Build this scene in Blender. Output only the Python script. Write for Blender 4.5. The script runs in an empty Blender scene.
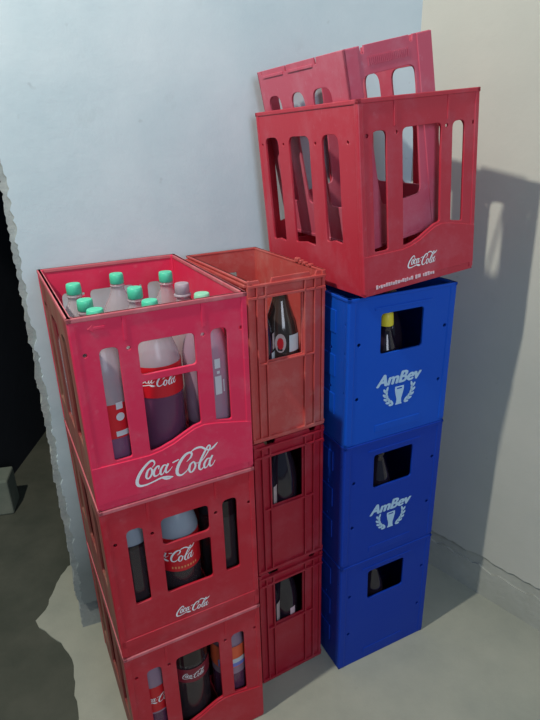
import bpy, bmesh, math, random
from mathutils import Vector, Matrix
random.seed(7)
S = bpy.context.scene
COL = S.collection
PI = math.pi

# ------------------------------------------------------------------ camera
cam_d = bpy.data.cameras.new('camera'); cam = bpy.data.objects.new('camera', cam_d); COL.objects.link(cam)
cam.location = (0, 0, 1.452)
cam.rotation_euler = (Matrix.Rotation(PI/2 - 0.3835, 3, 'X') @ Matrix.Rotation(-0.0266, 3, 'Z')).to_euler()
cam_d.sensor_fit = 'VERTICAL'; cam_d.sensor_height = 36; cam_d.lens = 558.05/720*36
cam_d.clip_start = .02
S.camera = cam
# ------------------------------------------------------------------ world, lights, exposure
S.view_settings.view_transform = 'Standard'; S.view_settings.look = 'None'
S.view_settings.exposure = 0.30; S.view_settings.gamma = 1.0
W = bpy.data.worlds.new('world'); S.world = W; W.use_nodes = True
W.node_tree.nodes['Background'].inputs[0].default_value = (.48, .80, 1.0, 1)
W.node_tree.nodes['Background'].inputs[1].default_value = 0.11

def area(name, loc, target, sx, sy, power, col):
    l = bpy.data.lights.new(name, 'AREA'); l.shape = 'RECTANGLE'; l.size = sx; l.size_y = sy
    l.energy = power; l.color = col
    o = bpy.data.objects.new(name, l); COL.objects.link(o); o.location = loc
    o.rotation_euler = (Vector(target) - Vector(loc)).to_track_quat('-Z', 'Y').to_euler()
    return o
# daylight through the doorway behind the photographer
area('doorway_daylight', (.95, -1.3, 2.1), (-.1, 1.2, 1.2), 1.0, 1.5, 25, (.78, .85, 1.0))
# the room's lamp, up on the left
lp = bpy.data.lights.new('room_lamp', 'POINT'); lp.energy = 150; lp.color = (1.0, .93, .80); lp.shadow_soft_size = .035
lo = bpy.data.objects.new('room_lamp', lp); COL.objects.link(lo)
lo.location = (.454-2.3*.668, 1.294-2.3*.417, 1.531+2.3*.6157)

# ------------------------------------------------------------------ materials
def lin(c):
    return tuple(((x/255)/12.92 if x/255 <= .04045 else ((x/255+.055)/1.055)**2.4) for x in c) + (1,)
def newmat(name):
    m = bpy.data.materials.new(name); m.use_nodes = True
    nt = m.node_tree; b = nt.nodes['Principled BSDF']
    return m, nt, b
def noise(nt, scale, detail=5, rough=.6, vec=None, mscale=None):
    tc = nt.nodes.new('ShaderNodeTexCoord'); n = nt.nodes.new('ShaderNodeTexNoise')
    n.inputs['Scale'].default_value = scale; n.inputs['Detail'].default_value = detail; n.inputs['Roughness'].default_value = rough
    if mscale:
        mp = nt.nodes.new('ShaderNodeMapping'); mp.inputs['Scale'].default_value = mscale
        nt.links.new(tc.outputs['Object'], mp.inputs[0]); nt.links.new(mp.outputs[0], n.inputs['Vector'])
    else: nt.links.new(tc.outputs['Object'], n.inputs['Vector'])
    return n.outputs['Fac']
def ramp(nt, fac, stops):
    r = nt.nodes.new('ShaderNodeValToRGB'); nt.links.new(fac, r.inputs[0])
    e = r.color_ramp.elements
    while len(e) < len(stops): e.new(.5)
    for k, (p, c) in enumerate(stops): e[k].position = p; e[k].color = c
    return r.outputs[0]
def mixc(nt, fac, a, b):
    m = nt.nodes.new('ShaderNodeMix'); m.data_type = 'RGBA'
    for s, v in ((0, fac), (6, a), (7, b)):
        if hasattr(v, 'node'): nt.links.new(v, m.inputs[s])
        else: m.inputs[s].default_value = v
    return m.outputs[2]
def bump(nt, b, fac, strength, dist=.002):
    n = nt.nodes.new('ShaderNodeBump'); n.inputs['Strength'].default_value = strength; n.inputs['Distance'].default_value = dist
    nt.links.new(fac, n.inputs['Height']); nt.links.new(n.outputs[0], b.inputs['Normal'])
W0, W1 = (0, 0, 0, 1), (1, 1, 1, 1)
def plastic(name, col, dust, amt=.35, rough=.42, seed=1.0):
    m, nt, b = newmat(name)
    f = ramp(nt, noise(nt, 9*seed, 7, .7), [(.48, W0), (.75, (amt, amt, amt, 1))])
    f2 = ramp(nt, noise(nt, 60, 3, .6), [(.62, W0), (.8, (amt*.8,)*3 + (1,))])
    c = mixc(nt, f, col, dust); c = mixc(nt, f2, c, dust)
    nt.links.new(c, b.inputs['Base Color'])
    b.inputs['Roughness'].default_value = rough
    b.inputs['Coat Weight'].default_value = .06; b.inputs['Specular IOR Level'].default_value = .35 if 'blue' not in name else .22; b.inputs['Coat Roughness'].default_value = .35
    bump(nt, b, noise(nt, 45, 4), .12, .001)
    return m
def plain(name, col, rough=.5, **k):
    m, nt, b = newmat(name)
    n = noise(nt, 40, 3)
    dk = tuple(x*.88 for x in col[:3]) + (1,)
    nt.links.new(mixc(nt, n, dk, col), b.inputs['Base Color'])
    b.inputs['Roughness'].default_value = rough
    for a, v in k.items(): b.inputs[a.replace('_', ' ')].default_value = v
    return m
M = {}
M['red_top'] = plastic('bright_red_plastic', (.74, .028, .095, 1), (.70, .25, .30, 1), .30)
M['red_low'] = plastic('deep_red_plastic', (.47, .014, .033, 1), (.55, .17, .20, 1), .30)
M['red_old'] = plastic('faded_red_plastic', (.48, .030, .055, 1), (.55, .22, .28, 1), .28)
M['red_rear'] = plastic('worn_red_plastic', (.55, .09, .15, 1), (.60, .32, .40, 1), .4)
M['coral'] = plastic('coral_red_plastic', (.50, .075, .070, 1), (.58, .28, .25, 1), .5)
M['crimson'] = plastic('crimson_plastic', (.36, .012, .03, 1), (.45, .13, .16, 1), .30)
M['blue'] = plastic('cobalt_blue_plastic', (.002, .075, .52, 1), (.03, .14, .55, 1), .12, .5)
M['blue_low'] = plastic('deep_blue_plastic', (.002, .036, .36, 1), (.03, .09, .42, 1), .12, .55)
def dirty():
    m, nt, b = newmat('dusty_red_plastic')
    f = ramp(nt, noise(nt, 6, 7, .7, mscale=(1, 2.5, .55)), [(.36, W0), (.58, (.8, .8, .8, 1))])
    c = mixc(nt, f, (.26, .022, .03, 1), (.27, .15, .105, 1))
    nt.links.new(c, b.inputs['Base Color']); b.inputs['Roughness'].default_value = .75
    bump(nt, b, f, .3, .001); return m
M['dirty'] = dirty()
M['rim_dust'] = plastic('dusty_pink_rim', (.56, .12, .15, 1), (.72, .42, .44, 1), .5, .6)
M['rim_blue'] = plastic('scuffed_blue_rim', (.012, .10, .60, 1), (.2, .35, .7, 1), .3, .5)
M['white_ink'] = plain('white_ink', (.85, .88, .92, 1), .5)
M['pale_ink'] = plain('pale_blue_ink', (.45, .66, .88, 1), .5)
M['scuff'] = plain('scuffed_white', (.75, .55, .62, 1), .6)
M['green_cap'] = plain('mint_green_plastic', (.09, .68, .44, 1), .4)
M['mint_cap'] = plain('pale_green_plastic', (.30, .72, .50, 1), .4)
M['grey_cap'] = plain('grey_translucent_plastic', (.42, .36, .42, 1), .4)
M['yellow'] = plain('yellow_plastic', (.85, .72, .05, 1), .45)
M['tan_cap'] = plain('tan_metal', (.34, .26, .16, 1), .5)
M['red_label'] = plain('red_paper', (.62, .008, .02, 1), .45)
M['dark_label'] = plain('dark_red_paper', (.22, .01, .03, 1), .5)
M['white_label'] = plain('white_paper', (.60, .64, .68, 1), .6)
M['cream_label'] = plain('cream_paper', (.50, .40, .40, 1), .6)
M['orange_label'] = plain('orange_paper', (.80, .13, .05, 1), .5)
M['blue_label'] = plain('blue_paper', (.18, .22, .62, 1), .5)
M['dot_ink'] = plain('orange_ink', (.75, .30, .12, 1), .5)
def clear(name, col, alpha, rough=.2):
    m, nt, b = newmat(name)
    n = noise(nt, 25, 4)
    nt.links.new(mixc(nt, n, tuple(x*.85 for x in col[:3]) + (1,), col), b.inputs['Base Color'])
    b.inputs['Roughness'].default_value = rough; b.inputs['Alpha'].default_value = alpha
    return m
M['pet'] = clear('clear_plastic', (.62, .56, .62, 1), .50, .22)
M['pet_pink'] = clear('mauve_clear_plastic', (.50, .34, .46, 1), .66, .16)
M['pet_frost'] = clear('frosted_clear_plastic', (.36, .42, .50, 1), .8, .3)
M['pet_thin'] = clear('thin_clear_plastic', (.5, .45, .5, 1), .04, .2)
M['cola'] = plain('dark_purple_liquid', (.12, .028, .085, 1), .25)
M['cola_mauve'] = plain('mauve_liquid', (.19, .07, .16, 1), .25)
M['cola_black'] = plain('black_cola', (.020, .010, .014, 1), .15)
M['brown_glass'] = plain('brown_glass', (.045, .030, .026, 1), .12, Coat_Weight=.5, Coat_Roughness=.08)
M['dark_glass'] = plain('dark_glass', (.018, .012, .022, 1), .1, Coat_Weight=.5, Coat_Roughness=.08)

def wallmat(name, c1, c2, stain_shade, scale=3.0, low=None, bmp=.25):
    m, nt, b = newmat(name)
    n = noise(nt, scale, 8, .6)
    c = mixc(nt, ramp(nt, n, [(.35, W0), (.7, W1)]), c1, c2)
    f = ramp(nt, noise(nt, scale*4.3, 6, .65), [(.60, W0), (.78, (.15, .15, .15, 1))])
    c = mixc(nt, f, c, stain_shade)
    f = ramp(nt, noise(nt, scale*12, 2, .5), [(.72, W0), (.80, (.3, .3, .3, 1))])
    c = mixc(nt, f, c, stain_shade)
    if low:      # dirt splash and painted-in shade, darker toward the floor
        tc = nt.nodes.new('ShaderNodeTexCoord'); sp = nt.nodes.new('ShaderNodeSeparateXYZ'); nt.links.new(tc.outputs['Object'], sp.inputs[0])
        ad = nt.nodes.new('ShaderNodeMath'); ad.operation = 'MULTIPLY_ADD'; ad.inputs[1].default_value = .35; nt.links.new(n, ad.inputs[0]); nt.links.new(sp.outputs['Z'], ad.inputs[2])
        f = ramp(nt, ad.outputs[0], [(low*.5, W1), (low, W0)])
        c = mixc(nt, f, c, stain_shade)
    nt.links.new(c, b.inputs['Base Color']); b.inputs['Roughness'].default_value = .9
    bump(nt, b, noise(nt, 18, 8, .7), bmp, .006)
    return m
M['plaster_blue'] = wallmat('bluish_whitewash', (.47, .60, .67, 1), (.60, .71, .77, 1), (.20, .24, .25, 1), 2.2, .80)
M['plaster_beige'] = wallmat('pale_beige_plaster', (.47, .49, .45, 1), (.54, .55, .50, 1), (.30, .31, .28, 1), 2.0)
M['raw_cement'] = wallmat('raw_cement', (.26, .30, .31, 1), (.40, .43, .42, 1), (.07, .08, .08, 1), 6, None, .8)
M['plinth'] = wallmat('broken_plinth', (.36, .38, .34, 1), (.44, .46, .42, 1), (.14, .16, .13, 1), 5, None, .8)
M['screed'] = wallmat('cement_screed', (.31, .33, .28, 1), (.40, .41, .34, 1), (.25, .27, .23, 1), 4)
M['earth'] = wallmat('dark_damp_floor', (.055, .063, .048, 1), (.085, .09, .07, 1), (.05, .065, .055, 1), 6)
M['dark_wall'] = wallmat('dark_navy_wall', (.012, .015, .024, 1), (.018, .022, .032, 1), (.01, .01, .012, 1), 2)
M['block'] = wallmat('grey_block', (.14, .17, .14, 1), (.20, .22, .18, 1), (.08, .1, .08, 1), 9)

# ------------------------------------------------------------------ mesh helpers
def tag(o, label=None, cat=None, group=None, kind=None):
    if label: o['label'] = label
    if cat: o['category'] = cat
    if group: o['group'] = group
    if kind: o['kind'] = kind
    return o
def empty(name, loc, label, cat, group=None, rot=None):
    o = bpy.data.objects.new(name, None); COL.objects.link(o); o.empty_display_size = .05
    if rot is not None:
        o.matrix_world = Matrix.Translation(loc) @ rot.to_4x4()
    else: o.location = loc
    return tag(o, label, cat, group)
class MB:
    def __init__(s): s.v = []; s.f = []; s.mi = []; s.sm = []
    def add(s, vs, fs, mi=0, smooth=False):
        n = len(s.v); s.v += [tuple(v) for v in vs]
        for f in fs: s.f.append(tuple(i+n for i in f)); s.mi.append(mi); s.sm.append(smooth)
    def box(s, x0, x1, y0, y1, z0, z1, mi=0, b=0):
        if b <= 0:
            v = [(x, y, z) for x in (x0, x1) for y in (y0, y1) for z in (z0, z1)]
            s.add(v, [(0, 1, 3, 2), (4, 6, 7, 5), (0, 4, 5, 1), (2, 3, 7, 6), (0, 2, 6, 4), (1, 5, 7, 3)], mi); return
        bm = bmesh.new(); bmesh.ops.create_cube(bm, size=1)
        for v in bm.verts: v.co = Vector(((x0+x1)/2+v.co.x*(x1-x0), (y0+y1)/2+v.co.y*(y1-y0), (z0+z1)/2+v.co.z*(z1-z0)))
        bmesh.ops.bevel(bm, geom=bm.edges[:], offset=b, segments=2, affect='EDGES', profile=.5)
        bm.verts.index_update()
        s.add([v.co.copy() for v in bm.verts], [[v.index for v in f.verts] for f in bm.faces], mi, False); bm.free()
    def lathe(s, prof, n=28, mi=0, cx=0, cy=0, smooth=True, capb=True, capt=True):
        vs = [(cx+r*math.cos(2*PI*k/n), cy+r*math.sin(2*PI*k/n), z) for r, z in prof for k in range(n)]
        fs = [(i*n+k, i*n+(k+1) % n, (i+1)*n+(k+1) % n, (i+1)*n+k) for i in range(len(prof)-1) for k in range(n)]
        s.add(vs, fs, mi, smooth)
        if capb: s.add(vs[:n], [tuple(reversed(range(n)))], mi)
        if capt: s.add(vs[-n:], [tuple(range(n))], mi)
    def build(s, name, mats, parent=None):
        me = bpy.data.meshes.new(name); me.from_pydata(s.v, [], s.f)
        for m in (mats if isinstance(mats, (list, tuple)) else [mats]): me.materials.append(m)
        me.polygons.foreach_set('material_index', s.mi); me.polygons.foreach_set('use_smooth', s.sm)
        me.update()
        o = bpy.data.objects.new(name, me); COL.objects.link(o); o.parent = parent
        return o
def rpoly(pts, r=.008, n=5):
    if not isinstance(r, (list, tuple)): r = [r]*len(pts)
    out = []; N = len(pts)
    for i in range(N):
        p = Vector(pts[i]); a = Vector(pts[i-1])-p; b = Vector(pts[(i+1) % N])-p
        la, lb = a.length, b.length; a.normalize(); b.normalize()
        ang = a.angle(b)
        d = min(r[i]/math.tan(ang/2) if ang > .01 else 0, la*.49, lb*.49)
        if r[i] <= 0 or ang > 3.0: out.append(tuple(p)); continue
        P0, P2 = p+a*d, p+b*d
        for k in range(n+1):
            t = k/n; q = P0*(1-t)**2+p*2*t*(1-t)+P2*t*t
            out.append(tuple(q))
    return out
def circ(x, y, r, n=12): return [(x+r*math.cos(2*PI*k/n), y+r*math.sin(2*PI*k/n)) for k in range(n)]
def panel(outer, holes, t, bev=.0008):
    """flat plate with holes: verts (u, v, w) with w in -t/2..t/2"""
    cu = bpy.data.curves.new('tmp', 'CURVE'); cu.dimensions = '2D'; cu.fill_mode = 'BOTH'
    cu.extrude = t/2-bev; cu.bevel_depth = bev; cu.bevel_resolution = 0; cu.offset = -bev
    for pl in [outer]+holes:
        sp = cu.splines.new('POLY'); sp.points.add(len(pl)-1)
        for p, q in zip(sp.points, pl): p.co = (q[0], q[1], 0, 1)
        sp.use_cyclic_u = True
    o = bpy.data.objects.new('tmp', cu); COL.objects.link(o)
    me = bpy.data.meshes.new_from_object(o)
    vs = [v.co.copy() for v in me.vertices]; fs = [list(p.vertices) for p in me.polygons]
    bpy.data.objects.remove(o); bpy.data.curves.remove(cu); bpy.data.meshes.remove(me)
    return vs, fs
# put a panel on a face of a w x d box: the plate lies just inside the face
def place(mb, pf, side, w, d, t, mi=0, out=0.0):
    vs, fs = pf
    o = out + 0.0
    def f(p):
        u, v, q = p; q = q+t/2
        if side == 'front': return (u, q-o, v)
        if side == 'back': return (w-u, d-q+o, v)
        if side == 'left': return (q-o, d-u, v)        # u runs from back to front
        return (w-q+o, u, v)
    mb.add([f(p) for p in vs], fs, mi)

LOGO = [[(-54.1, 9.6, 1), (-48.2, 16.4, 2), (-50.2, 23.8, 3.2), (-57.3, 23.9, 3.6), (-70.0, 13.9, 4.2), (-81.0, 0.2, 4.8), (-86.6, -13.6, 5), (-83.7, -23.4, 4.4), (-71.0, -25.9, 3), (-54.5, -23.4, 2.6), (-38.4, -19.9, 3), (-26.1, -20.8, 3), (-13.2, -24.1, 0.6)], [(-39.0, -18.9, 1), (-30.0, -24.4, 3.2), (-22.0, -25.8, 3), (-13.2, -24.1, 0.6)], [(-56.2, 9.6, 2.2), (-62.8, 5.4, 3.4), (-67.4, -5.8, 3.6), (-65.8, -12.5, 2.4), (-60.1, -10.9, 3), (-54.9, -1.0, 3.2), (-56.2, 9.6, 2.2)], [(-56.3, 8.1, 1.5), (-52.7, 3.8, 1.2), (-47.8, 3.8, 1)], [(-41.5, 1.8, 1.6), (-40.4, 8.6, 2.8), (-46.1, 7.1, 3), (-51.6, -2.1, 3.6), (-51.1, -11.0, 3), (-45.2, -11.4, 1.8), (-38.4, -6.4, 1.4)], [(-24.6, 5.9, 1.8), (-31.1, 7.1, 2.8), (-37.6, -1.9, 3.6), (-38.2, -11.2, 3), (-33.2, -10.4, 1.8), (-25.7, 1.6, 2)], [(-20.8, 8.8, 3.2), (-27.2, -2.8, 3.6), (-26.6, -10.9, 2.8), (-20.2, -8.1, 1.5), (-13.2, -0.9, 1)], [(-12.4, 7.6, 2), (-6.6, 9.1, 2.4), (1.4, 11.4, 2)], [(17.1, 1.0, 1), (25.8, 7.9, 2.6), (29.3, 16.4, 3.4), (24.2, 20.4, 3.6), (14.0, 16.3, 4.4), (2.9, 3.8, 5), (-4.2, -10.9, 5.2), (-3.8, -22.4, 4.6), (3.8, -26.4, 3), (14.5, -20.9, 1.8), (20.1, -14.5, 1.2)], [(26.8, 20.4, 1.2), (38.1, 25.8, 3.2), (50.1, 25.4, 3.6), (59.6, 17.9, 3), (69.0, 14.3, 2.6), (77.6, 18.9, 3.4), (86.5, 26.9, 1)], [(32.1, -2.9, 2.2), (24.4, -7.8, 3.4), (20.9, -18.9, 3.8), (23.6, -26.2, 2.4), (29.8, -23.4, 3), (34.9, -13.5, 3.2), (32.1, -2.9, 2.2)], [(33.3, -5.8, 1.4), (39.0, -9.0, 1.2), (43.6, -7.2, 1)], [(43.2, -12.0, 1.2), (57.8, 2.2, 1.8), (69.4, 19.8, 2.6), (66.0, 24.8, 2.6), (57.0, 12.9, 3.4), (45.8, -7.1, 4), (42.2, -20.8, 3.6), (45.8, -26.8, 2.4), (52.2, -22.2, 1.4)], [(68.4, -5.9, 1.8), (60.8, -6.0, 2.8), (54.2, -15.4, 3.6), (54.2, -24.5, 3), (59.6, -23.8, 1.8), (67.2, -12.1, 2)], [(73.3, -0.0, 3.2), (65.9, -14.1, 3.6), (66.8, -24.4, 2.8), (72.6, -22.0, 1.5), (78.5, -13.1, 1)]]
def script_logo(width, wk=1.0, seg=5):
    """brush lettering as flat quads centred on the origin: verts (x, z)"""
    s = width/173.1; vs = []; fs = []
    for st in LOGO:
        P = []
        for i in range(len(st)-1):
            p0 = Vector(st[max(i-1, 0)]); p1 = Vector(st[i]); p2 = Vector(st[i+1]); p3 = Vector(st[min(i+2, len(st)-1)])
            for k in range(seg):
                t = k/seg
                P.append(.5*((2*p1)+(p2-p0)*t+(2*p0-5*p1+4*p2-p3)*t*t+(3*p1-p0-3*p2+p3)*t**3))
        P.append(Vector(st[-1])); n0 = len(vs)
        for i, p in enumerate(P):
            d = (P[min(i+1, len(P)-1)]-P[max(i-1, 0)]).xy
            if d.length < 1e-6: d = Vector((1, 0))
            d.normalize(); n = Vector((-d.y, d.x)); h = max(p.z, .4)*.5*wk
            for sg in (-1, 1): vs.append(((p.x+n.x*h*sg)*s, (p.y+n.y*h*sg)*s))
        for i in range(len(P)-1): fs.append((n0+2*i, n0+2*i+1, n0+2*i+3, n0+2*i+2))
    return vs, fs
def flat_logo(name, width, cx, cz, parent, mat, rot=0, wk=1.0, y=-.0006, seg=5, hk=1.0):
    vs, fs = script_logo(width, wk, seg); mb = MB(); c, s = math.cos(rot), math.sin(rot)
    mb.add([(cx+a*c-b*hk*s, y-i*4e-7, cz+a*s+b*hk*c) for i, (a, b) in enumerate(vs)], fs)
    return mb.build(name, mat, parent)
def wrap_logo(name, width, r, cz, ang, parent, mat, wk=1.0, tilt=0, seg=3):
    vs, fs = script_logo(width, wk, seg); mb = MB(); c, s = math.cos(tilt), math.sin(tilt)
    out = []
    for a, b in vs:
        a, b = a*c-b*s, a*s+b*c
        t = ang-PI/2+a/r; q = r+len(out)*5e-7; out.append((q*math.cos(t), q*math.sin(t), cz+b))
    mb.add(out, fs); return mb.build(name, mat, parent)
def wrap_patch(mb, r, a0, a1, z0, z1, mi=0, n=8):
    vs = [(r*math.cos(a0+(a1-a0)*k/n-PI/2), r*math.sin(a0+(a1-a0)*k/n-PI/2), z) for z in (z0, z1) for k in range(n+1)]
    mb.add(vs, [(k, k+1, n+2+k, n+1+k) for k in range(n)], mi, True)

# ------------------------------------------------------------------ the room
KX, KY, WA, WB = .4326, 1.7325, .3608, .7045
def jag(p0, p1, n, amp, seed):
    r = random.Random(seed); out = []; off = 0
    p0, p1 = Vector(p0), Vector(p1); d = (p1-p0).normalized(); nn = Vector((-d.y, d.x))
    for i in range(n+1):
        off = off*.55+r.uniform(-amp, amp)
        q = p0.lerp(p1, i/n)+nn*off; out.append((q.x, q.y))
    return out
def wall(name, outer, t, mat, yaw, z=0, depth=0, parent=None, bev=.0):
    vs, fs = panel(outer, [], t, bev)
    mb = MB(); mb.add([(u, q+t/2+depth, v) for u, v, q in vs], fs)
    o = mb.build(name, mat, parent)
    if parent is None:
        o.location = (KX, KY, z); o.rotation_euler = (0, 0, yaw); o['kind'] = 'structure'
    return o
# back wall: local u runs left (negative) from the corner; the doorway's broken jamb is its left end
XL = -1.117
core = [(0, 0)]+[(0, 3.2), (-1.9, 3.2), (-1.9, 2.25)]+[(-1.10, 2.25)]+jag((-1.104, 2.2), (-1.124, 0), 330, .0035, 3)
wb = wall('wall_back', core, .13, M['raw_cement'], WA, depth=.012)
pl = [(0, .02)]+[(0, 3.2), (-1.9, 3.2), (-1.9, 2.22)]+[(-1.088, 2.22)]+jag((-1.092, 2.2), (-1.106, .10), 260, .0045, 11)+jag((-1.09, .10), (-.9, .03), 20, .012, 5)
wall('plaster_skin', pl, .012, M['plaster_blue'], WA, depth=0, parent=wb)
# right wall: local u runs from the corner toward the camera
def rwall(name, outer, t, mat, depth, parent=None):
    vs, fs = panel(outer, [], t, 0)
    mb = MB(); mb.add([(u, q+t/2+depth, v) for u, v, q in vs], fs)
    o = mb.build(name, mat, parent)
    if parent is None:
        o.location = (KX, KY, 0); o.rotation_euler = (0, 0, WB-PI/2); o['kind'] = 'structure'
    return o
rw = rwall('wall_right', [(-.02, 0), (2.2, 0), (2.2, 3.2), (-.02, 3.2)], .13, M['plinth'], .008)
rwall('plaster_skin', [(0, .15), (0, 3.2), (2.2, 3.2), (2.2, .17)]+list(reversed(jag((.02, .15), (2.15, .166), 120, .0045, 21))), .008, M['plaster_beige'], 0, rw)
rwall('plinth_render', jag((.02, .0), (2.1, .0), 2, 0, 1)+list(reversed(jag((.02, .105), (2.1, .135), 90, .008, 31))), .006, M['plinth'], .003, rw)
# floor: dark damp ground with a cement screed poured over the storage corner
mb = MB(); mb.box(-3.2, 3.0, -1.2, 4.4, -.12, -.004); fl = mb.build('floor', M['earth']); fl['kind'] = 'structure'
edge = [(-.60, 1.75), (-.767, 1.628), (-.775, 1.52), (-.77, 1.423), (-.79, 1.378), (-.765, 1.352), (-.72, 1.32), (-.674, 1.289), (-.635, 1.25), (-.612, 1.21), (-.590, 1.15), (-.565, 1.09), (-.541, 1.039), (-.52, .9), (-.50, .7), (-.45, .3), (-.4, -.6)]
e2 = []
for i in range(len(edge)-1):
    a, b = Vector(edge[i]), Vector(edge[i+1]); n = max(1, int((b-a).length/.02))
    for k in range(n): q = a.lerp(b, k/n); e2.append((q.x+random.uniform(-.004, .004), q.y+random.uniform(-.004, .004)))
outer = e2+[(-.4, -.6), (2.3, -.6), (2.3, 1.2), (.6, 2.0), (.2, 1.9)]
vs, fs = panel(outer, [], .004, 0); mb = MB(); mb.add([(u, v, q-.002) for u, v, q in vs], fs)
sc = mb.build('floor_screed', M['screed']); sc['kind'] = 'structure'
# the dark room beyond the broken jamb
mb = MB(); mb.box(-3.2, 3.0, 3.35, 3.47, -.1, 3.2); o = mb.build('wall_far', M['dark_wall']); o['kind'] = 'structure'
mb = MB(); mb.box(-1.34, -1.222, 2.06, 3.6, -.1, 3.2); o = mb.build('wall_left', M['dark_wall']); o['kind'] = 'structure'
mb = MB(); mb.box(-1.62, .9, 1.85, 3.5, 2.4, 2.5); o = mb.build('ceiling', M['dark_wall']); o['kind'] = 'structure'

# ------------------------------------------------------------------ crates
HA, HB, HC = .39172, .39079, .37189
def wave(amp=1.0):
    pts = [(0, .103), (.04, .102), (.11, .101), (.135, .105), (.16, .113), (.185, .125), (.205, .134), (.225, .138), (.25, .135), (.29, .127), (.33, .118)]
    return pts
def wz(u):
    p = wave()
    for a, b in zip(p, p[1:]):
        if a[0] <= u <= b[0]: return a[1]+(b[1]-a[1])*(u-a[0])/(b[0]-a[0])
    return p[-1][1]
def coca_front(variant, w, h, t, sl=((.044, .078), (.253, .287)), zo=0.0):
    k = w/.33; Hs = []
    top = .328
    zb = (lambda u: wz(u)+zo) if variant != 'flat_bar' else (lambda u: .136)
    def slot(u0, u1, rt):
        return rpoly([(u0*k, zb(u0)), (u1*k, zb(u1)), (u1*k, top), (u0*k, top)], [.005, .005, rt, rt])
    Hs.append(slot(sl[0][0], sl[0][1], .013)); Hs.append(slot(sl[1][0], sl[1][1], .013))
    if variant == 'wave_open':
        us = [.113, .135, .16, .185, .205, .221]
        Hs.append(rpoly([(u*k, zb(u)) for u in us]+[(.221*k, top), (.113*k, top)], [.005]+[0]*4+[.005, .012, .012]))
    elif variant == 'wave_bar':
        us = [.113, .135, .16, .185, .205, .221]
        Hs.append(rpoly([(u*k, zb(u)) for u in us]+[(.221*k, .250), (.113*k, .250)], [.005]+[0]*4+[.005, .005, .005]))
        Hs.append(rpoly([(.113*k, .264), (.221*k, .264), (.221*k, top), (.113*k, top)], [.008, .008, .012, .012]))
    else:
        Hs.append(rpoly([(.114*k, .136), (.221*k, .136), (.221*k, .246), (.114*k, .246)], .007))
        Hs.append(rpoly([(.116*k, .264), (.221*k, .264), (.221*k, top+.002), (.116*k, top+.002)], [.01, .01, .012, .012]))
    zh = .321 if variant != 'flat_bar' else .303
    for u in (.020, .096, .237, .316): Hs.append(circ(u*k, zh, .0038))
    return panel([(0, 0), (w, 0), (w, h), (0, h)], Hs, t)
def coca_side(variant, d, h, t, sl=((.035, .100), (.150, .240), (.290, .352))):
    k = d/.422
    Hs = []
    # u runs from the back (0) to the front (d) when seen from the left
    zb = [.080, .086, .104] if variant != 'flat_bar' else [.136]*3
    for (a, b), z in zip(sl, zb):
        m = (a+b)/2
        Hs.append(rpoly([(a*k, z), (m*k, z+.006), (b*k, z+.002), (b*k, .328), (a*k, .328)], [.005, 0, .005, .02, .02]))
    for u in (.02, .125, .265, .385): Hs.append(circ(u*k, .312, .0035))
    return panel([(0, 0), (d, 0), (d, h), (0, h)], Hs, t)
def soda_crate(name, variant, w, d, loc, rotm, label, group, mat, h, left_mat=None, logo=(.165, .055, .172), arrow=False, fs_=None):
    root = empty(name, loc, label, 'crate', group, rotm)
    t = .006; mb = MB()
    F = coca_front(variant, w, h, t, *(fs_ or ())); Sd = coca_side(variant, d, h, t)
    place(mb, F, 'front', w, d, t); place(mb, F, 'back', w, d, t)
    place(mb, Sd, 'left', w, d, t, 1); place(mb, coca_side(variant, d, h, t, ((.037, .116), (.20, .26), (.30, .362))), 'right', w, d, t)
    # raised foot band with a wave along its top, and the outer lip of the rim
    k = w/.33
    if variant != 'flat_bar':
        pts = [(0, .016)]+[(u*k, z-.006+(fs_[1] if fs_ else 0)) for u, z in wave()]+[(w, .016)]
        band = panel(pts, [], .003)
        place(mb, band, 'front', w, d, .003, 0, .0022); place(mb, band, 'back', w, d, .003, 0, .0022)
    else:
        band = panel([(0, .03), (w, .03), (w, .048), (0, .048)], [], .003)
        place(mb, band, 'front', w, d, .003, 0, .0015)
    for u in (.093, .240):          # short ribs between rim and bolt holes
        mb.box(u*k-.003, u*k+.003, -.0015, .001, h-.055, h-.004, 0, .0008)
    # corner mouldings and rim
    for cx, cy in ((0, 0), (w, 0), (0, d), (w, d)):
        mb.box(cx-.0015 if cx == 0 else cx-.012, cx+.012 if cx == 0 else cx+.0015, cy-.0015 if cy == 0 else cy-.012, cy+.012 if cy == 0 else cy+.0015, .004, h, 1 if cx == 0 and cy == 999 else 0, .003)
    e = .0022
    mb.box(-e, w+e, -e, .008, h-.009, h, 2, .0018); mb.box(-e, w+e, d-.008, d+e, h-.009, h, 2, .0018)
    mb.box(-e, .008, -e, d+e, h-.009, h, 2, .0018); mb.box(w-.008, w+e, -e, d+e, h-.009, h, 2, .0018)
    mb.box(.004, w-.004, .004, d-.004, .002, .008)
    if arrow:
        y = -.0018; ar = [(.030, .368), (.040, .376), (.040, .371), (.060, .371), (.060, .365), (.040, .365), (.040, .360)]
        vs, fs = panel(ar, [], .002); mb.add([(u, q-.0005, v) for u, v, q in vs], fs)
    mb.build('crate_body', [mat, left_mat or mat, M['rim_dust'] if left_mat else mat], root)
    g = MB()
    for i in (1, 2): x = w*i/3; g.box(x-.00125, x+.00125, .006, d-.006, .008, .088)
    for i in (1, 2, 3): y = d*i/4; g.box(.006, w-.006, y-.00125, y+.00125, .008, .087)
    g.build('bottle_divider', mat, root)
    if logo:
        u, z, wd = logo
        l = flat_logo('brand_lettering', wd, u, z, root, M['white_ink'], y=-.0032 if variant != 'flat_bar' else -.0008, wk=1.3 if wd > .1 else 1.5)
        l['label'] = 'white script lettering'
    return root
def Rz(a): return Matrix.Rotation(a, 3, 'Z')
AX, AY, AA, DA = -.3383, .8934, .4636, .4408
A = []
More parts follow.
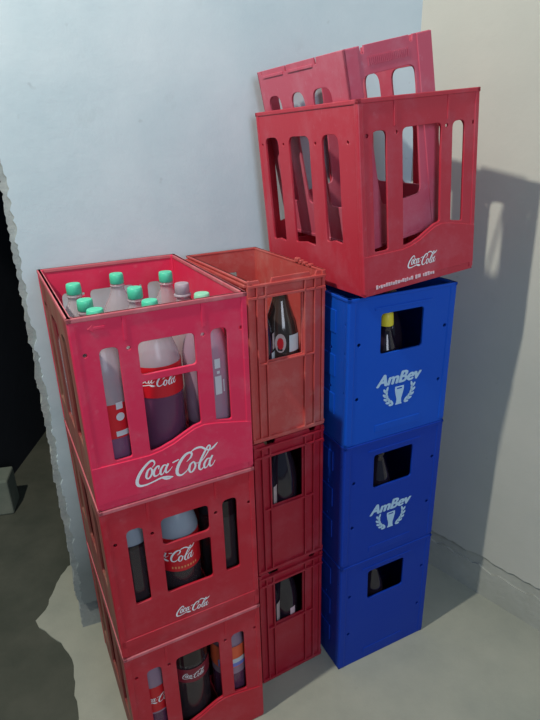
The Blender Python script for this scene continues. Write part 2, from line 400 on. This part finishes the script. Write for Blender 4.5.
A.append(soda_crate('soda_crate', 'wave_open', .33, DA, (AX, AY, 0), Rz(AA), 'deep red soda crate, lowest of the front left stack, cut off by the photo edge', None, M['red_low'], HA-.0006, M['dirty'], None))
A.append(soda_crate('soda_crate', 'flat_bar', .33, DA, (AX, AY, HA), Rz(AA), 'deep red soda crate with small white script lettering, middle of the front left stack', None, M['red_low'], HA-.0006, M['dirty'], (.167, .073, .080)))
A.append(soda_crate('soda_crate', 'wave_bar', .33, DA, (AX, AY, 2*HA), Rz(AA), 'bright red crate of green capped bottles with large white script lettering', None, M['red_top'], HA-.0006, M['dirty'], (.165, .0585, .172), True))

# ---- narrow ribbed crates (middle stack)
BX, BY, BA, WBd, DB = -.0457, 1.1326, .5008, .196, .33
def ribbed_crate(lvl, label, mat):
    root = empty('ribbed_crate', (BX, BY, lvl*HB), label, 'crate', None, Rz(BA))
    w, d, h, t = WBd, DB, HB-.0006, .005; mb = MB()
    # rim dips between raised tabs
    ft = [(0, 0), (w, 0), (w, h), (.176, h), (.172, h-.010), (.160, h-.010), (.156, h), (.062, h-.001), (.058, h-.011), (.034, h-.011), (.030, h-.002), (0, h-.002)]
    win = rpoly([(.049, .203), (.136, .203), (.136, .347), (.049, .347)], .002)
    F = panel(ft, [win], t)
    place(mb, F, 'front', w, d, t)
    place(mb, panel([(0, 0), (w, 0), (w, h), (0, h)], [rpoly([(.060, .24), (.136, .24), (.136, .33), (.060, .33)], .004)], t), 'back', w, d, t)
    sd = panel([(0, 0), (d, 0), (d, h), (0, h)], [], t)
    place(mb, sd, 'left', w, d, t); place(mb, sd, 'right', w, d, t)
    o = -.007
    for u in (.022, .043, .142, .168):                   # vertical ribs
        mb.box(u-.0022, u+.0022, o, .001, .012, h-.014, 0, .001)
    for u in (0.004, w-.004): mb.box(u-.004, u+.004, o+.002, .004, .004, h, 0, .0015)
    for z, zz in ((h-.016, h-.010), (.349, .355), (.196, .201), (.006, .014)):
        if z == .196: mb.box(.022, .168, o, .001, z, zz, 0, .001)
        else: mb.box(0, w, o, .001, z, zz, 0, .001)
    for z, zz in ((h-.014, h-.008), (.340, .346), (.006, .014)):
        for sx in (-1, 1):
            x0 = 0 if sx < 0 else w
            mb.box(min(x0+sx*.006, x0-sx*.001), max(x0+sx*.006, x0-sx*.001), 0, d, z, zz, 0, .001)
    for y in (.02, .165, .31):
        for sx in (-1, 1):
            x0 = 0 if sx < 0 else w
            mb.box(min(x0+sx*.006, x0-sx*.001), max(x0+sx*.006, x0-sx*.001), y-.002, y+.002, .012, h-.012, 0, .001)
    e = .003
    mb.box(-e, .006, -e, d+e, h-.006, h, 0, .002); mb.box(w-.006, w+e, -e, d+e, h-.006, h, 0, .002); mb.box(-e, w+e, d-.006, d+e, h-.006, h, 0, .002)
    mb.box(.004, w-.004, .004, d-.004, .002, .008)
    mb.build('crate_body', mat, root)
    if lvl == 2:        # broken rim fragments at the right
        r = random.Random(4); fr = MB()
        for y in (.045, .068, .085, .10):
            fr.box(w-.009, w+.002, y, y+r.uniform(.008, .014), h-.002, h+r.uniform(.004, .010), 0, .002)
        fr.build('chipped_rim', M['coral'], root)
    g = MB(); g.box(w/2-.001, w/2+.001, .006, d-.006, .008, .08)
    for i in (1, 2, 3): g.box(.006, w-.006, d*i/4-.001, d*i/4+.001, .008, .079)
    g.build('bottle_divider', mat, root)
    return root
B = [ribbed_crate(0, 'crimson narrow ribbed crate, lowest of the middle stack on the floor', M['crimson']),
     ribbed_crate(1, 'crimson narrow ribbed crate, second one up in the middle stack', M['crimson']),
     ribbed_crate(2, 'faded coral narrow ribbed crate, top of the middle stack', M['coral'])]

# ---- blue beer crates (right stack)
CX, CY, CA, WC, DC = .1757, 1.1704, .4512, .3073, .40
def text_mesh(body, size, shear, offset):
    cu = bpy.data.curves.new('t', 'FONT'); cu.body = body; cu.size = size; cu.shear = shear; cu.offset = offset
    cu.align_x = 'CENTER'; cu.fill_mode = 'FRONT'
    o = bpy.data.objects.new('t', cu); COL.objects.link(o); me = bpy.data.meshes.new_from_object(o)
    vs = [v.co.copy() for v in me.vertices]; fs = [list(p.vertices) for p in me.polygons]
    bpy.data.objects.remove(o); bpy.data.curves.remove(cu); bpy.data.meshes.remove(me); return vs, fs
def beer_crate(lvl, label, mat, printed):
    root = empty('beer_crate', (CX, CY, lvl*HC), label, 'crate', None, Rz(CA))
    w, d, h, t = WC, DC, HC-.0006, .006; mb = MB()
    win = rpoly([(.091, .226), (.214, .226), (.212, .325), (.089, .325)], .009)
    hs = [circ(.030, .260, .0045), (circ(.030, .123, .0045)), circ(.282, .266, .0045), circ(.278, .123, .0045)]
    place(mb, panel([(0, 0), (w, 0), (w, h), (0, h)], [win]+hs, t), 'front', w, d, t)
    place(mb, panel([(0, 0), (w, 0), (w, h), (0, h)], [], t), 'back', w, d, t)
    sd = panel([(0, 0), (d, 0), (d, h), (0, h)], [circ(u, z, .004) for u in (.39, .33) for z in (.14, .24, .31)], t)
    place(mb, sd, 'left', w, d, t); place(mb, sd, 'right', w, d, t)
    # raised mouldings on the front: frame over the window, foot band, corner posts
    mb.box(.070, .235, -.0018, .001, .336, .342, 0, .0008)
    mb.box(.085, .225, -.0016, .001, .020, .040, 0, .0012)
    for cx in (0, w):
        mb.box(cx-.0015 if cx == 0 else cx-.020, cx+.020 if cx == 0 else cx+.0015, -.0015, .012, .004, h, 0, .0045)
        mb.box(cx-.0015 if cx == 0 else cx-.020, cx+.020 if cx == 0 else cx+.0015, d-.012, d+.0015, .004, h, 0, .0045)
    for z in (.07, .17, .28):
        mb.box(-.0025, .001, .05, .105, z, z+.055, 0, .001); mb.box(-.0025, .001, .30, .38, z, z+.055, 0, .001)
    e = .002
    mb.box(-e, w+e, -e, .008, h-.008, h, 0, .002); mb.box(-e, w+e, d-.008, d+e, h-.008, h, 0, .002)
    mb.box(-e, .008, -e, d+e, h-.008, h, 0, .002); mb.box(w-.008, w+e, -e, d+e, h-.008, h, 0, .002)
    mb.box(.004, w-.004, .004, d-.004, .002, .008)
    mb.build('crate_body', mat, root)
    g = MB()
    for i in (1, 2, 3): x = w*i/4; g.box(x-.001, x+.001, .006, d-.006, .008, .10)
    for i in range(1, 5): y = d*i/5; g.box(.006, w-.006, y-.001, y+.001, .008, .099)
    g.build('bottle_divider', mat, root)
    if printed:
        y = -.0009; cx = .153
        vs, fs = text_mesh('AmBev', .0415, .28, 0); m = MB()
        
        for ddx, ddz in ((-.0024, 0), (.0024, 0), (-.0012, .0010), (.0012, -.0010), (0, .0012), (0, -.0012), (0, 0)):
            m.add([(cx+v.x*1.06-.004+ddx, y-len(m.v)*1e-7, .142+v.y+ddz) for v in vs], fs)
        o = m.build('brand_lettering', M['pale_ink'], root); o['label'] = 'pale blue bold slanted lettering'
        m = MB(); cx = .154
        glass = [(-.013, .132), (.013, .132), (.0135, .124), (.011, .112), (.007, .098), (.0075, .088), (.010, .083), (-.010, .083), (-.0075, .088), (-.007, .098), (-.011, .112), (-.0135, .124)]
        slit = [(-.008, .1285), (.008, .1285), (.008, .1245), (-.008, .1245)]
        vs, fs = panel(glass, [slit], .0006, 0); m.add([(cx+u, q-.0009, v) for u, v, q in vs], fs)
        for sx in (-1, 1):
            for k in range(5):
                a = math.radians(18+k*24)
                px, pz = .040*math.sin(math.radians(92-k*17)), .124-.040*math.sin(math.radians(k*17+4))
                for sd_, L in ((.55, .0175), (-.35, .0145)):
                    an = PI/2-.25-k*.24+sd_        # leaf pointing up and outward
                    dx, dz = math.cos(an), math.sin(an)
                    pts = []
                    for q in range(10):
                        tt = q/10*2*PI
                        al = (math.cos(tt)+1)/2*L; ac = math.sin(tt)*.0034
                        pts.append((cx+sx*(px+dx*al-dz*ac), y, pz+dz*al+dx*ac))
                    m.add(pts, [list(range(10))])
        o = m.build('printed_emblem', M['pale_ink'], root); o['label'] = 'pale blue tap emblem between two leafy sprigs'
    return root
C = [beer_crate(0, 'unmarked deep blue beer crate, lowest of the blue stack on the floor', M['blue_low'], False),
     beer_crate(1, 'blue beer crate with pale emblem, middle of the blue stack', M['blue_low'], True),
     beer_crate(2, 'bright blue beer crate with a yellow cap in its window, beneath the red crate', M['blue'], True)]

# ---- empty red crate on the blue stack, tilted a little, and the narrow one stood upside down inside it
RD = Matrix(((.87978, -.46919, -.0764), (.46896, .88294, -.02212), (.07783, -.01637, .99683)))
D = soda_crate('soda_crate', 'wave_open', .316, .415, (.20557, 1.15437, 1.1235), RD, 'empty dusty red soda crate with white script lettering, sitting on the blue stack', None, M['red_old'], .3877, None, (.160, .053, .083), False, (((.033, .070), (.254, .290)), -.010))
# worn white stamping along its foot
m = MB(); r = random.Random(9); u = .030
while u < .20:
    wd = r.uniform(.003, .007)
    if r.random() < (.95 if u < .085 else .55): m.box(u, u+wd, -.0035, -.002, .012+r.uniform(0, .002), .018+r.uniform(0, .003))
    u += wd+.002
o = m.build('worn_stamping', M['scuff'], D); o['label'] = 'scuffed white stamping'

RE = Matrix(((.88304, -.43108, -.1855), (.42337, .90229, -.08143), (.20247, -.00663, .97927)))
E_c = Vector((.23145, 1.41902, 1.23264)); wE, dE, hE = .205, .380, .3889
E_o = E_c+RE@Vector((-wE/2, -dE/2, .001))
root = empty('bottle_crate', E_o, 'narrow worn red crate stuck upside down inside the top empty crate', 'crate', None, RE)
mb = MB(); t = .005
def notched(L, notches, h):
    pts = [(0, 0), (L, 0), (L, h)]
    for a, b, dp in reversed(notches): pts += [(b, h), (b-.002, h-dp), (a+.002, h-dp), (a, h)]
    return pts+[(0, h)]
fw = rpoly([(.045, .085), (.148, .085), (.162, .30), (.162, .337), (.034, .337), (.034, .30)], [.015, .015, .02, .035, .035, .02])
F = panel(notched(wE, [(.036, .046, .014), (.152, .162, .012)], hE), [fw], t)
place(mb, F, 'front', wE, dE, t); place(mb, F, 'back', wE, dE, t)
Sd = panel(notched(dE, [(.018, .026, .008), (.138, .148, .012), (.268, .278, .013)], hE),
           [rpoly([(a, .085), (b, .085), (b, .331), (a, .331)], [.012, .012, .026, .026]) for a, b in ((.035, .097), (.148, .206), (.243, .318))], t)
place(mb, Sd, 'left', wE, dE, t)
Sd = panel(notched(dE, [(.018, .026, .008), (.138, .148, .012), (.268, .278, .013)], hE),
           [rpoly([(a, .085), (b, .085), (b, .331), (a, .331)], [.012, .012, .026, .026]) for a, b in ((.035, .097), (.148, .206), (.250, .340))], t)
place(mb, ([Vector((dE-v.x, v.y, v.z)) for v in Sd[0]], [f[::-1] for f in Sd[1]]), 'right', wE, dE, t)
for z0, z1 in ((.372, .378),):       # stepped foot ledge between the notches
    for a, b in ((.030, .130), (.155, .262)):
        mb.box(-.0022, .001, dE-b, dE-a, z0, z1, 0, .001)
mb.box(-.0022, .030, -.0022, .004, .004, hE-.001, 0, .0012); mb.box(wE-.034, wE+.002, -.0022, .004, .004, hE-.001, 0, .0012)
mb.box(-.0022, .004, -.0022, .020, .004, hE-.001, 0, .0012)
for a, b in ((.003, .012), (wE-.012, wE-.003)): mb.box(a, b, .003, dE-.003, hE-.024, hE-.018)
for a in (.006, .030, .20, .29, dE-.008): mb.box(.003, wE-.003, a-.003, a+.003, hE-.025, hE-.019)
e = .002
mb.box(-e, wE+e, -e, .006, 0, .008, 0, .0015); mb.box(-e, wE+e, dE-.006, dE+e, 0, .008, 0, .0015)
mb.box(-e, .006, -e, dE+e, 0, .008, 0, .0015); mb.box(wE-.006, wE+e, -e, dE+e, 0, .008, 0, .0015)
mb.build('crate_body', M['red_rear'], root)
m = MB(); r = random.Random(2); u = .052
while u < .150:
    m.box(u, u+.0022, -.0012, .001, .352, .368, 0, 0); u += .0045
o = m.build('moulded_ridges', M['red_rear'], root)

# ------------------------------------------------------------------ bottles
def crate_world(o, x, y, z): return o.matrix_world @ Vector((x, y, z))
PET = [(.040, 0), (.047, .006), (.0490, .018), (.0490, .10), (.0485, .135), (.0490, .15), (.0490, .238), (.0484, .254), (.0440, .275), (.0345, .300), (.0225, .322), (.0150, .338), (.0140, .346), (.0165, .347), (.0165, .350), (.0135, .351), (.0135, .370)]
def pet_bottle(crate, x, y, label, group, body='pet', cap='green_cap', lz=None, lmat='red_label', logo=None, liquid=None, liqmat='cola', face=0, dz=0, hook=None, z0=.0085):
    M4 = crate.matrix_world
    p = M4 @ Vector((x, y, z0)); yaw = M4.to_euler().z
    root = empty('soda_bottle', p, label, 'bottle', group, Rz(yaw+face))
    s = 1+dz
    b = MB(); zs = liquid or 0
    lo_p = [(r, z*s) for r, z in PET if z*s < zs]; hi_p = [(r, z*s) for r, z in PET if z*s >= zs]
    if liquid: lo_p.append((hi_p[0][0], zs)); b.lathe(lo_p, 32, 1, capt=False); b.lathe([lo_p[-1]]+hi_p, 32, 0, capb=False)
    else: b.lathe(hi_p, 32)
    b.build('bottle_body', [M[body], M['pet_thin']], root)
    c = MB(); c.lathe([(.0150, .353*s), (.0158, .354*s), (.0158, .368*s), (.0150, .3745*s), (.0140, .3755*s)], 24)
    o = c.build('bottle_cap', M[cap], root)
    if cap == 'grey_cap':
        n = MB(); n.lathe([(.0185, .349*s), (.0185, .352*s), (.0165, .353*s)], 24); n.build('neck_ring', M[cap], root)
    if liquid:
        q = MB(); q.lathe([(.039, .003), (.0455, .008), (.0475, .02), (.0475, .10), (.0470, .135), (.0475, .15), (.0475, max(liquid, .16))] if liquid > .15 else [(.039, .003), (.0455, .008), (.0475, .02), (.0475, .10), (.0473, liquid)], 32)
        q.build('cola_remains', M[liqmat], root)
    if lz:
        l = MB(); l.lathe([(.0493, lz[0]), (.0493, lz[1])], 32, capb=False, capt=False)
        lo_ = l.build('paper_label', M[lmat], root)
        if logo:
            wd, cz, ang, wk = logo
            wrap_logo('script_lettering', wd, .0497, cz, ang, lo_, M['white_ink'], wk)
        if hook: hook(lo_)
    return root
def barcode(a0, z0, z1):
    def f(par):
        m = MB(); wrap_patch(m, .0498, a0, a0+.22, z0, z0+(z1-z0)*.55); wrap_patch(m, .0498, a0, a0+.2, z0+(z1-z0)*.74, z1)
        wrap_patch(m, .0498, a0+.30, a0+.36, z0+.004, z0+(z1-z0)*.35)
        m.build('barcode_panel', M['white_label'], par)
    return f
def spots(a, z):
    def f(par):
        m = MB()
        wrap_patch(m, .0498, a-.12, a+.14, z+.042, z+.056, 0, 5); m.add([(.0498*math.cos(a-PI/2+.17*math.cos(q/12*2*PI)), .0498*math.sin(a-PI/2+.17*math.cos(q/12*2*PI)), z+.026+.0085*math.sin(q/12*2*PI)) for q in range(12)], [list(range(12))])
        wrap_patch(m, .0499, a-.24, a+.30, z-.014, z-.003, 0, 6)
        m.build('label_marks', M['white_label'], par)
    return f
T = A[2]; gx = (.057, .160, .263)
pet_bottle(T, gx[0], .062, 'green capped clear bottle in the front left corner of the top left crate', None, 'pet', lz=(.132, .203), liquid=.135, liqmat='cola_mauve', hook=spots(.22, .150))
pet_bottle(T, gx[1], .068, 'green capped bottle in the middle of the front row of the top left crate', None, 'pet', lz=(.192, .256), liquid=.195, logo=(.083, .230, -.10, 1.3), face=-.15)
pet_bottle(T, gx[2], .062, 'clear mauve bottle with pale green cap, front right in the top left crate', None, 'pet_pink', 'mint_cap', lz=None, liquid=.11, liqmat='cola_mauve')
o = [k for k in COL.objects if (k.get('label') or '').startswith('clear mauve bottle with pale')][0]
m = MB(); wrap_patch(m, .0497, -.05, .24, .175, .215); wrap_patch(m, .0497, -.03, .22, .232, .252); wrap_patch(m, .0497, .05, .18, .220, .226); wrap_patch(m, .0497, .32, .38, .178, .205)
k = m.build('barcode_sticker', M['white_label'], o)
pet_bottle(T, gx[0], .172, 'green capped bottle second from the front, left side of the top left crate', None, 'pet', lz=(.14, .21), dz=-.022)
pet_bottle(T, gx[1], .180, 'green capped bottle in the centre of the top left crate, middle row', None, 'pet', lz=(.14, .21))
pet_bottle(T, gx[2]-.004, .172, 'clear bottle with a grey cap in the top left crate', None, 'pet', 'grey_cap', lz=None, dz=-.008)
pet_bottle(T, gx[0]-.003, .284, 'green capped bottle farthest back on the left side of the top left crate', None, 'pet', lz=None)
pet_bottle(T, gx[1]-.004, .330, 'green capped bottle farthest back in the middle of the top left crate', None, 'pet', lz=None, dz=.0)
pet_bottle(T, gx[2]-.005, .284, 'green capped bottle at the back right of the top left crate', None, 'pet', lz=None)
Tm = A[1]
def dots(par):
    # line of tiny orange print and one white rule
    m = MB()
    for k in range(9): wrap_patch(m, .0498, -.62+k*.14, -.62+k*.14+.07, .170, .176, 0, 2)
    m.build('label_marks', M['dot_ink'], par)
    m = MB(); wrap_patch(m, .0498, -.45, .15, .241, .244, 0, 6); m.build('label_line', M['white_label'], par)
pet_bottle(Tm, .162, .060, 'frosted bottle with red script label in the middle left crate window', None, 'pet_frost', 'green_cap', lz=(.162, .25), liquid=.163, liqmat='cola_black', logo=(.110, .207, -.55, 1.35), hook=dots, face=0)
pet_bottle(Tm, .060, .065, 'dark cola bottle behind the left slot of the middle left crate', None, 'pet_frost', 'green_cap', liquid=.262, liqmat='cola_black')
pet_bottle(Tm, .162, .180, 'dark cola bottle behind the frosted one in the middle left crate', None, 'pet_frost', 'green_cap', liquid=.25, liqmat='cola_black')
Tb = A[0]
pet_bottle(Tm, .268, .066, 'dark bottle behind the right slot of the middle left crate', None, 'pet_frost', 'green_cap', liquid=.30, liqmat='cola_black')
pet_bottle(Tb, .268, .180, 'dark cola bottle at the right inside the big window of the bottom left crate', None, 'pet_frost', 'green_cap', liquid=.30, liqmat='cola_black')
pet_bottle(Tb, .062, .062, 'red labelled bottle behind the left slot of the bottom left crate', None, 'pet_pink', 'green_cap', lz=(.165, .245), liquid=.16, liqmat='cola', logo=(.085, .207, .1, 1.4))
pet_bottle(Tb, .160, .064, 'dark cola bottle with faint red label, bottom left crate window', None, 'pet_frost', 'green_cap', lz=(.205, .248), lmat='dark_label', liquid=.30, liqmat='cola_black', logo=(.060, .227, -.05, 1.3))
def bands(par):
    m = MB(); wrap_patch(m, .0499, -1.0, .6, .195, .218); m.build('blue_band', M['blue_label'], par)
    m = MB(); wrap_patch(m, .0501, -.9, .5, .208, .222); m.build('white_band', M['white_label'], par)
pet_bottle(Tb, .268, .062, 'pale bottle with orange, white and blue label, right slot of the bottom left crate', None, 'pet_pink', 'green_cap', lz=(.192, .262), lmat='orange_label', liquid=.17, liqmat='cola', hook=bands)

BEER = [(.030, 0), (.0345, .004), (.036, .012), (.036, .190), (.0350, .207), (.0300, .235), (.0215, .262), (.0165, .280), (.0140, .295), (.0155, .297), (.0155, .306), (.0130, .308)]
def beer_bottle(crate, x, y, label, glass='brown_glass', s=1.0, rs=1.0, cap='tan_cap', marks=None, face=0, neck=None, capr=.0145, caph=.008):
    M4 = crate.matrix_world; p = M4 @ Vector((x, y, .0085)); yaw = M4.to_euler().z
    root = empty('beer_bottle', p, label, 'bottle', None, Rz(yaw+face))
    b = MB(); b.lathe([(r*rs, z*s) for r, z in BEER], 28); b.build('bottle_body', M[glass], root)
    c = MB(); z = .3065*s; c.lathe([(capr, z-.004), (capr+.001, z), (capr*.95, z+caph*.7), (capr*.6, z+caph)], 21); c.build('bottle_cap', M[cap], root)
    R_ = .0363*rs
    for kind, a, z0, z1, wd, mat in (marks or []):
        m = MB()
        if kind == 'rect': wrap_patch(m, R_, a-wd/2, a+wd/2, z0, z1)
        else:
            pts = []
            for q in range(18):
                tt = 2*PI*q/18; aa = a+wd/2*math.cos(tt)-PI/2; pts.append((R_*math.cos(aa), R_*math.sin(aa), (z0+z1)/2+(z1-z0)/2*math.sin(tt)))
            m.add(pts, [list(range(18))])
        m.build('paper_label', M[mat], root)
    return root
# top ribbed crate
beer_bottle(B[2], .110, .050, 'brown bottle with cream oval and white square labels in the top ribbed crate', s=1.12, rs=1.18, marks=[('oval', -.55, .200, .246, .62, 'cream_label'), ('oval', -.55, .208, .236, .36, 'red_label'), ('rect', .30, .200, .240, .72, 'white_label')])
beer_bottle(B[2], .047, .046, 'dark bottle left of the oval labelled bottle in the top ribbed crate', 'dark_glass', s=1.12, rs=1.05, marks=[('rect', .85, .165, .205, .8, 'white_label'), ('rect', .82, .212, .25, .5, 'cream_label')])
def print_strips(root, rs, mat='scuff'):  # row of short pinkish printed strips around the bottle
    m = MB(); r = random.Random(3)
    for k in range(7):
        a = -.5+k*.17; wrap_patch(m, .0366*rs, a, a+.05, .168+r.uniform(0, .006), .168+r.uniform(.012, .028), 0, 2)
    m.build('printed_marks', M[mat], root)
b = beer_bottle(B[1], .100, .048, 'dark purple bottle with pinkish printed marks in the second ribbed crate window', 'dark_glass', s=1.2, rs=1.18); print_strips(b, 1.18)
beer_bottle(B[1], .044, .044, 'bottle with pale pink label at the left of the second ribbed crate window', 'dark_glass', s=1.15, rs=1.05, marks=[('rect', .7, .15, .24, .7, 'cream_label')])
beer_bottle(B[0], .100, .050, 'dark bottle in the lowest ribbed crate window', 'dark_glass', s=1.17, rs=1.18, marks=[('rect', .2, .19, .215, .4, 'scuff')])
beer_bottle(B[0], .044, .044, 'bottle with a pale label at the left of the lowest ribbed crate window', 'dark_glass', s=1.15, rs=1.05, marks=[('rect', .7, .16, .25, .7, 'cream_label')])
# blue crates
beer_bottle(C[2], .139, .045, 'dark bottle with a bright yellow cap in the top blue crate window', 'dark_glass', s=.895, cap='yellow', capr=.0165, caph=.036)
beer_bottle(C[2], .200, .110, 'dark bottle with a tan cap at the right of the top blue crate window', 'dark_glass', s=1.03, cap='tan_cap', capr=.0155, caph=.02)
beer_bottle(C[1], .139, .045, 'dark capped bottle in the middle blue crate window', 'dark_glass', s=.96, cap='tan_cap')
beer_bottle(C[0], .139, .045, 'dark capped bottle in the lowest blue crate window', 'dark_glass', s=.96, cap='tan_cap')

# ------------------------------------------------------------------ block in the dark room
mb = MB(); mb.box(0, .20, 0, .12, 0, .165, 0, .008); 
blk = mb.build('concrete_block', M['block']); blk.location = (-1.29, 1.91, -.004); blk.rotation_euler = (0, 0, .2)
tag(blk, 'rough grey concrete block on the dark floor beyond the broken jamb', 'block')

# ------------------------------------------------------------------ groups
for o in list(COL.objects):
    if o.parent or 'label' not in o: continue
    c = o.get('category'); L = o['label']
    if c == 'bottle': o['group'] = ('bottles in the top left crate' if 'top left' in L or 'grey cap' in L else 'bottles in the lower soda crates') if o.name.startswith('soda') else 'glass bottles in the ribbed and blue crates'
    elif c == 'crate': o['group'] = 'red soda crates' if o.name.startswith('soda') else 'ribbed red crates' if o.name.startswith('ribbed') else 'blue beer crates' if o.name.startswith('beer') else 'upside down crate'
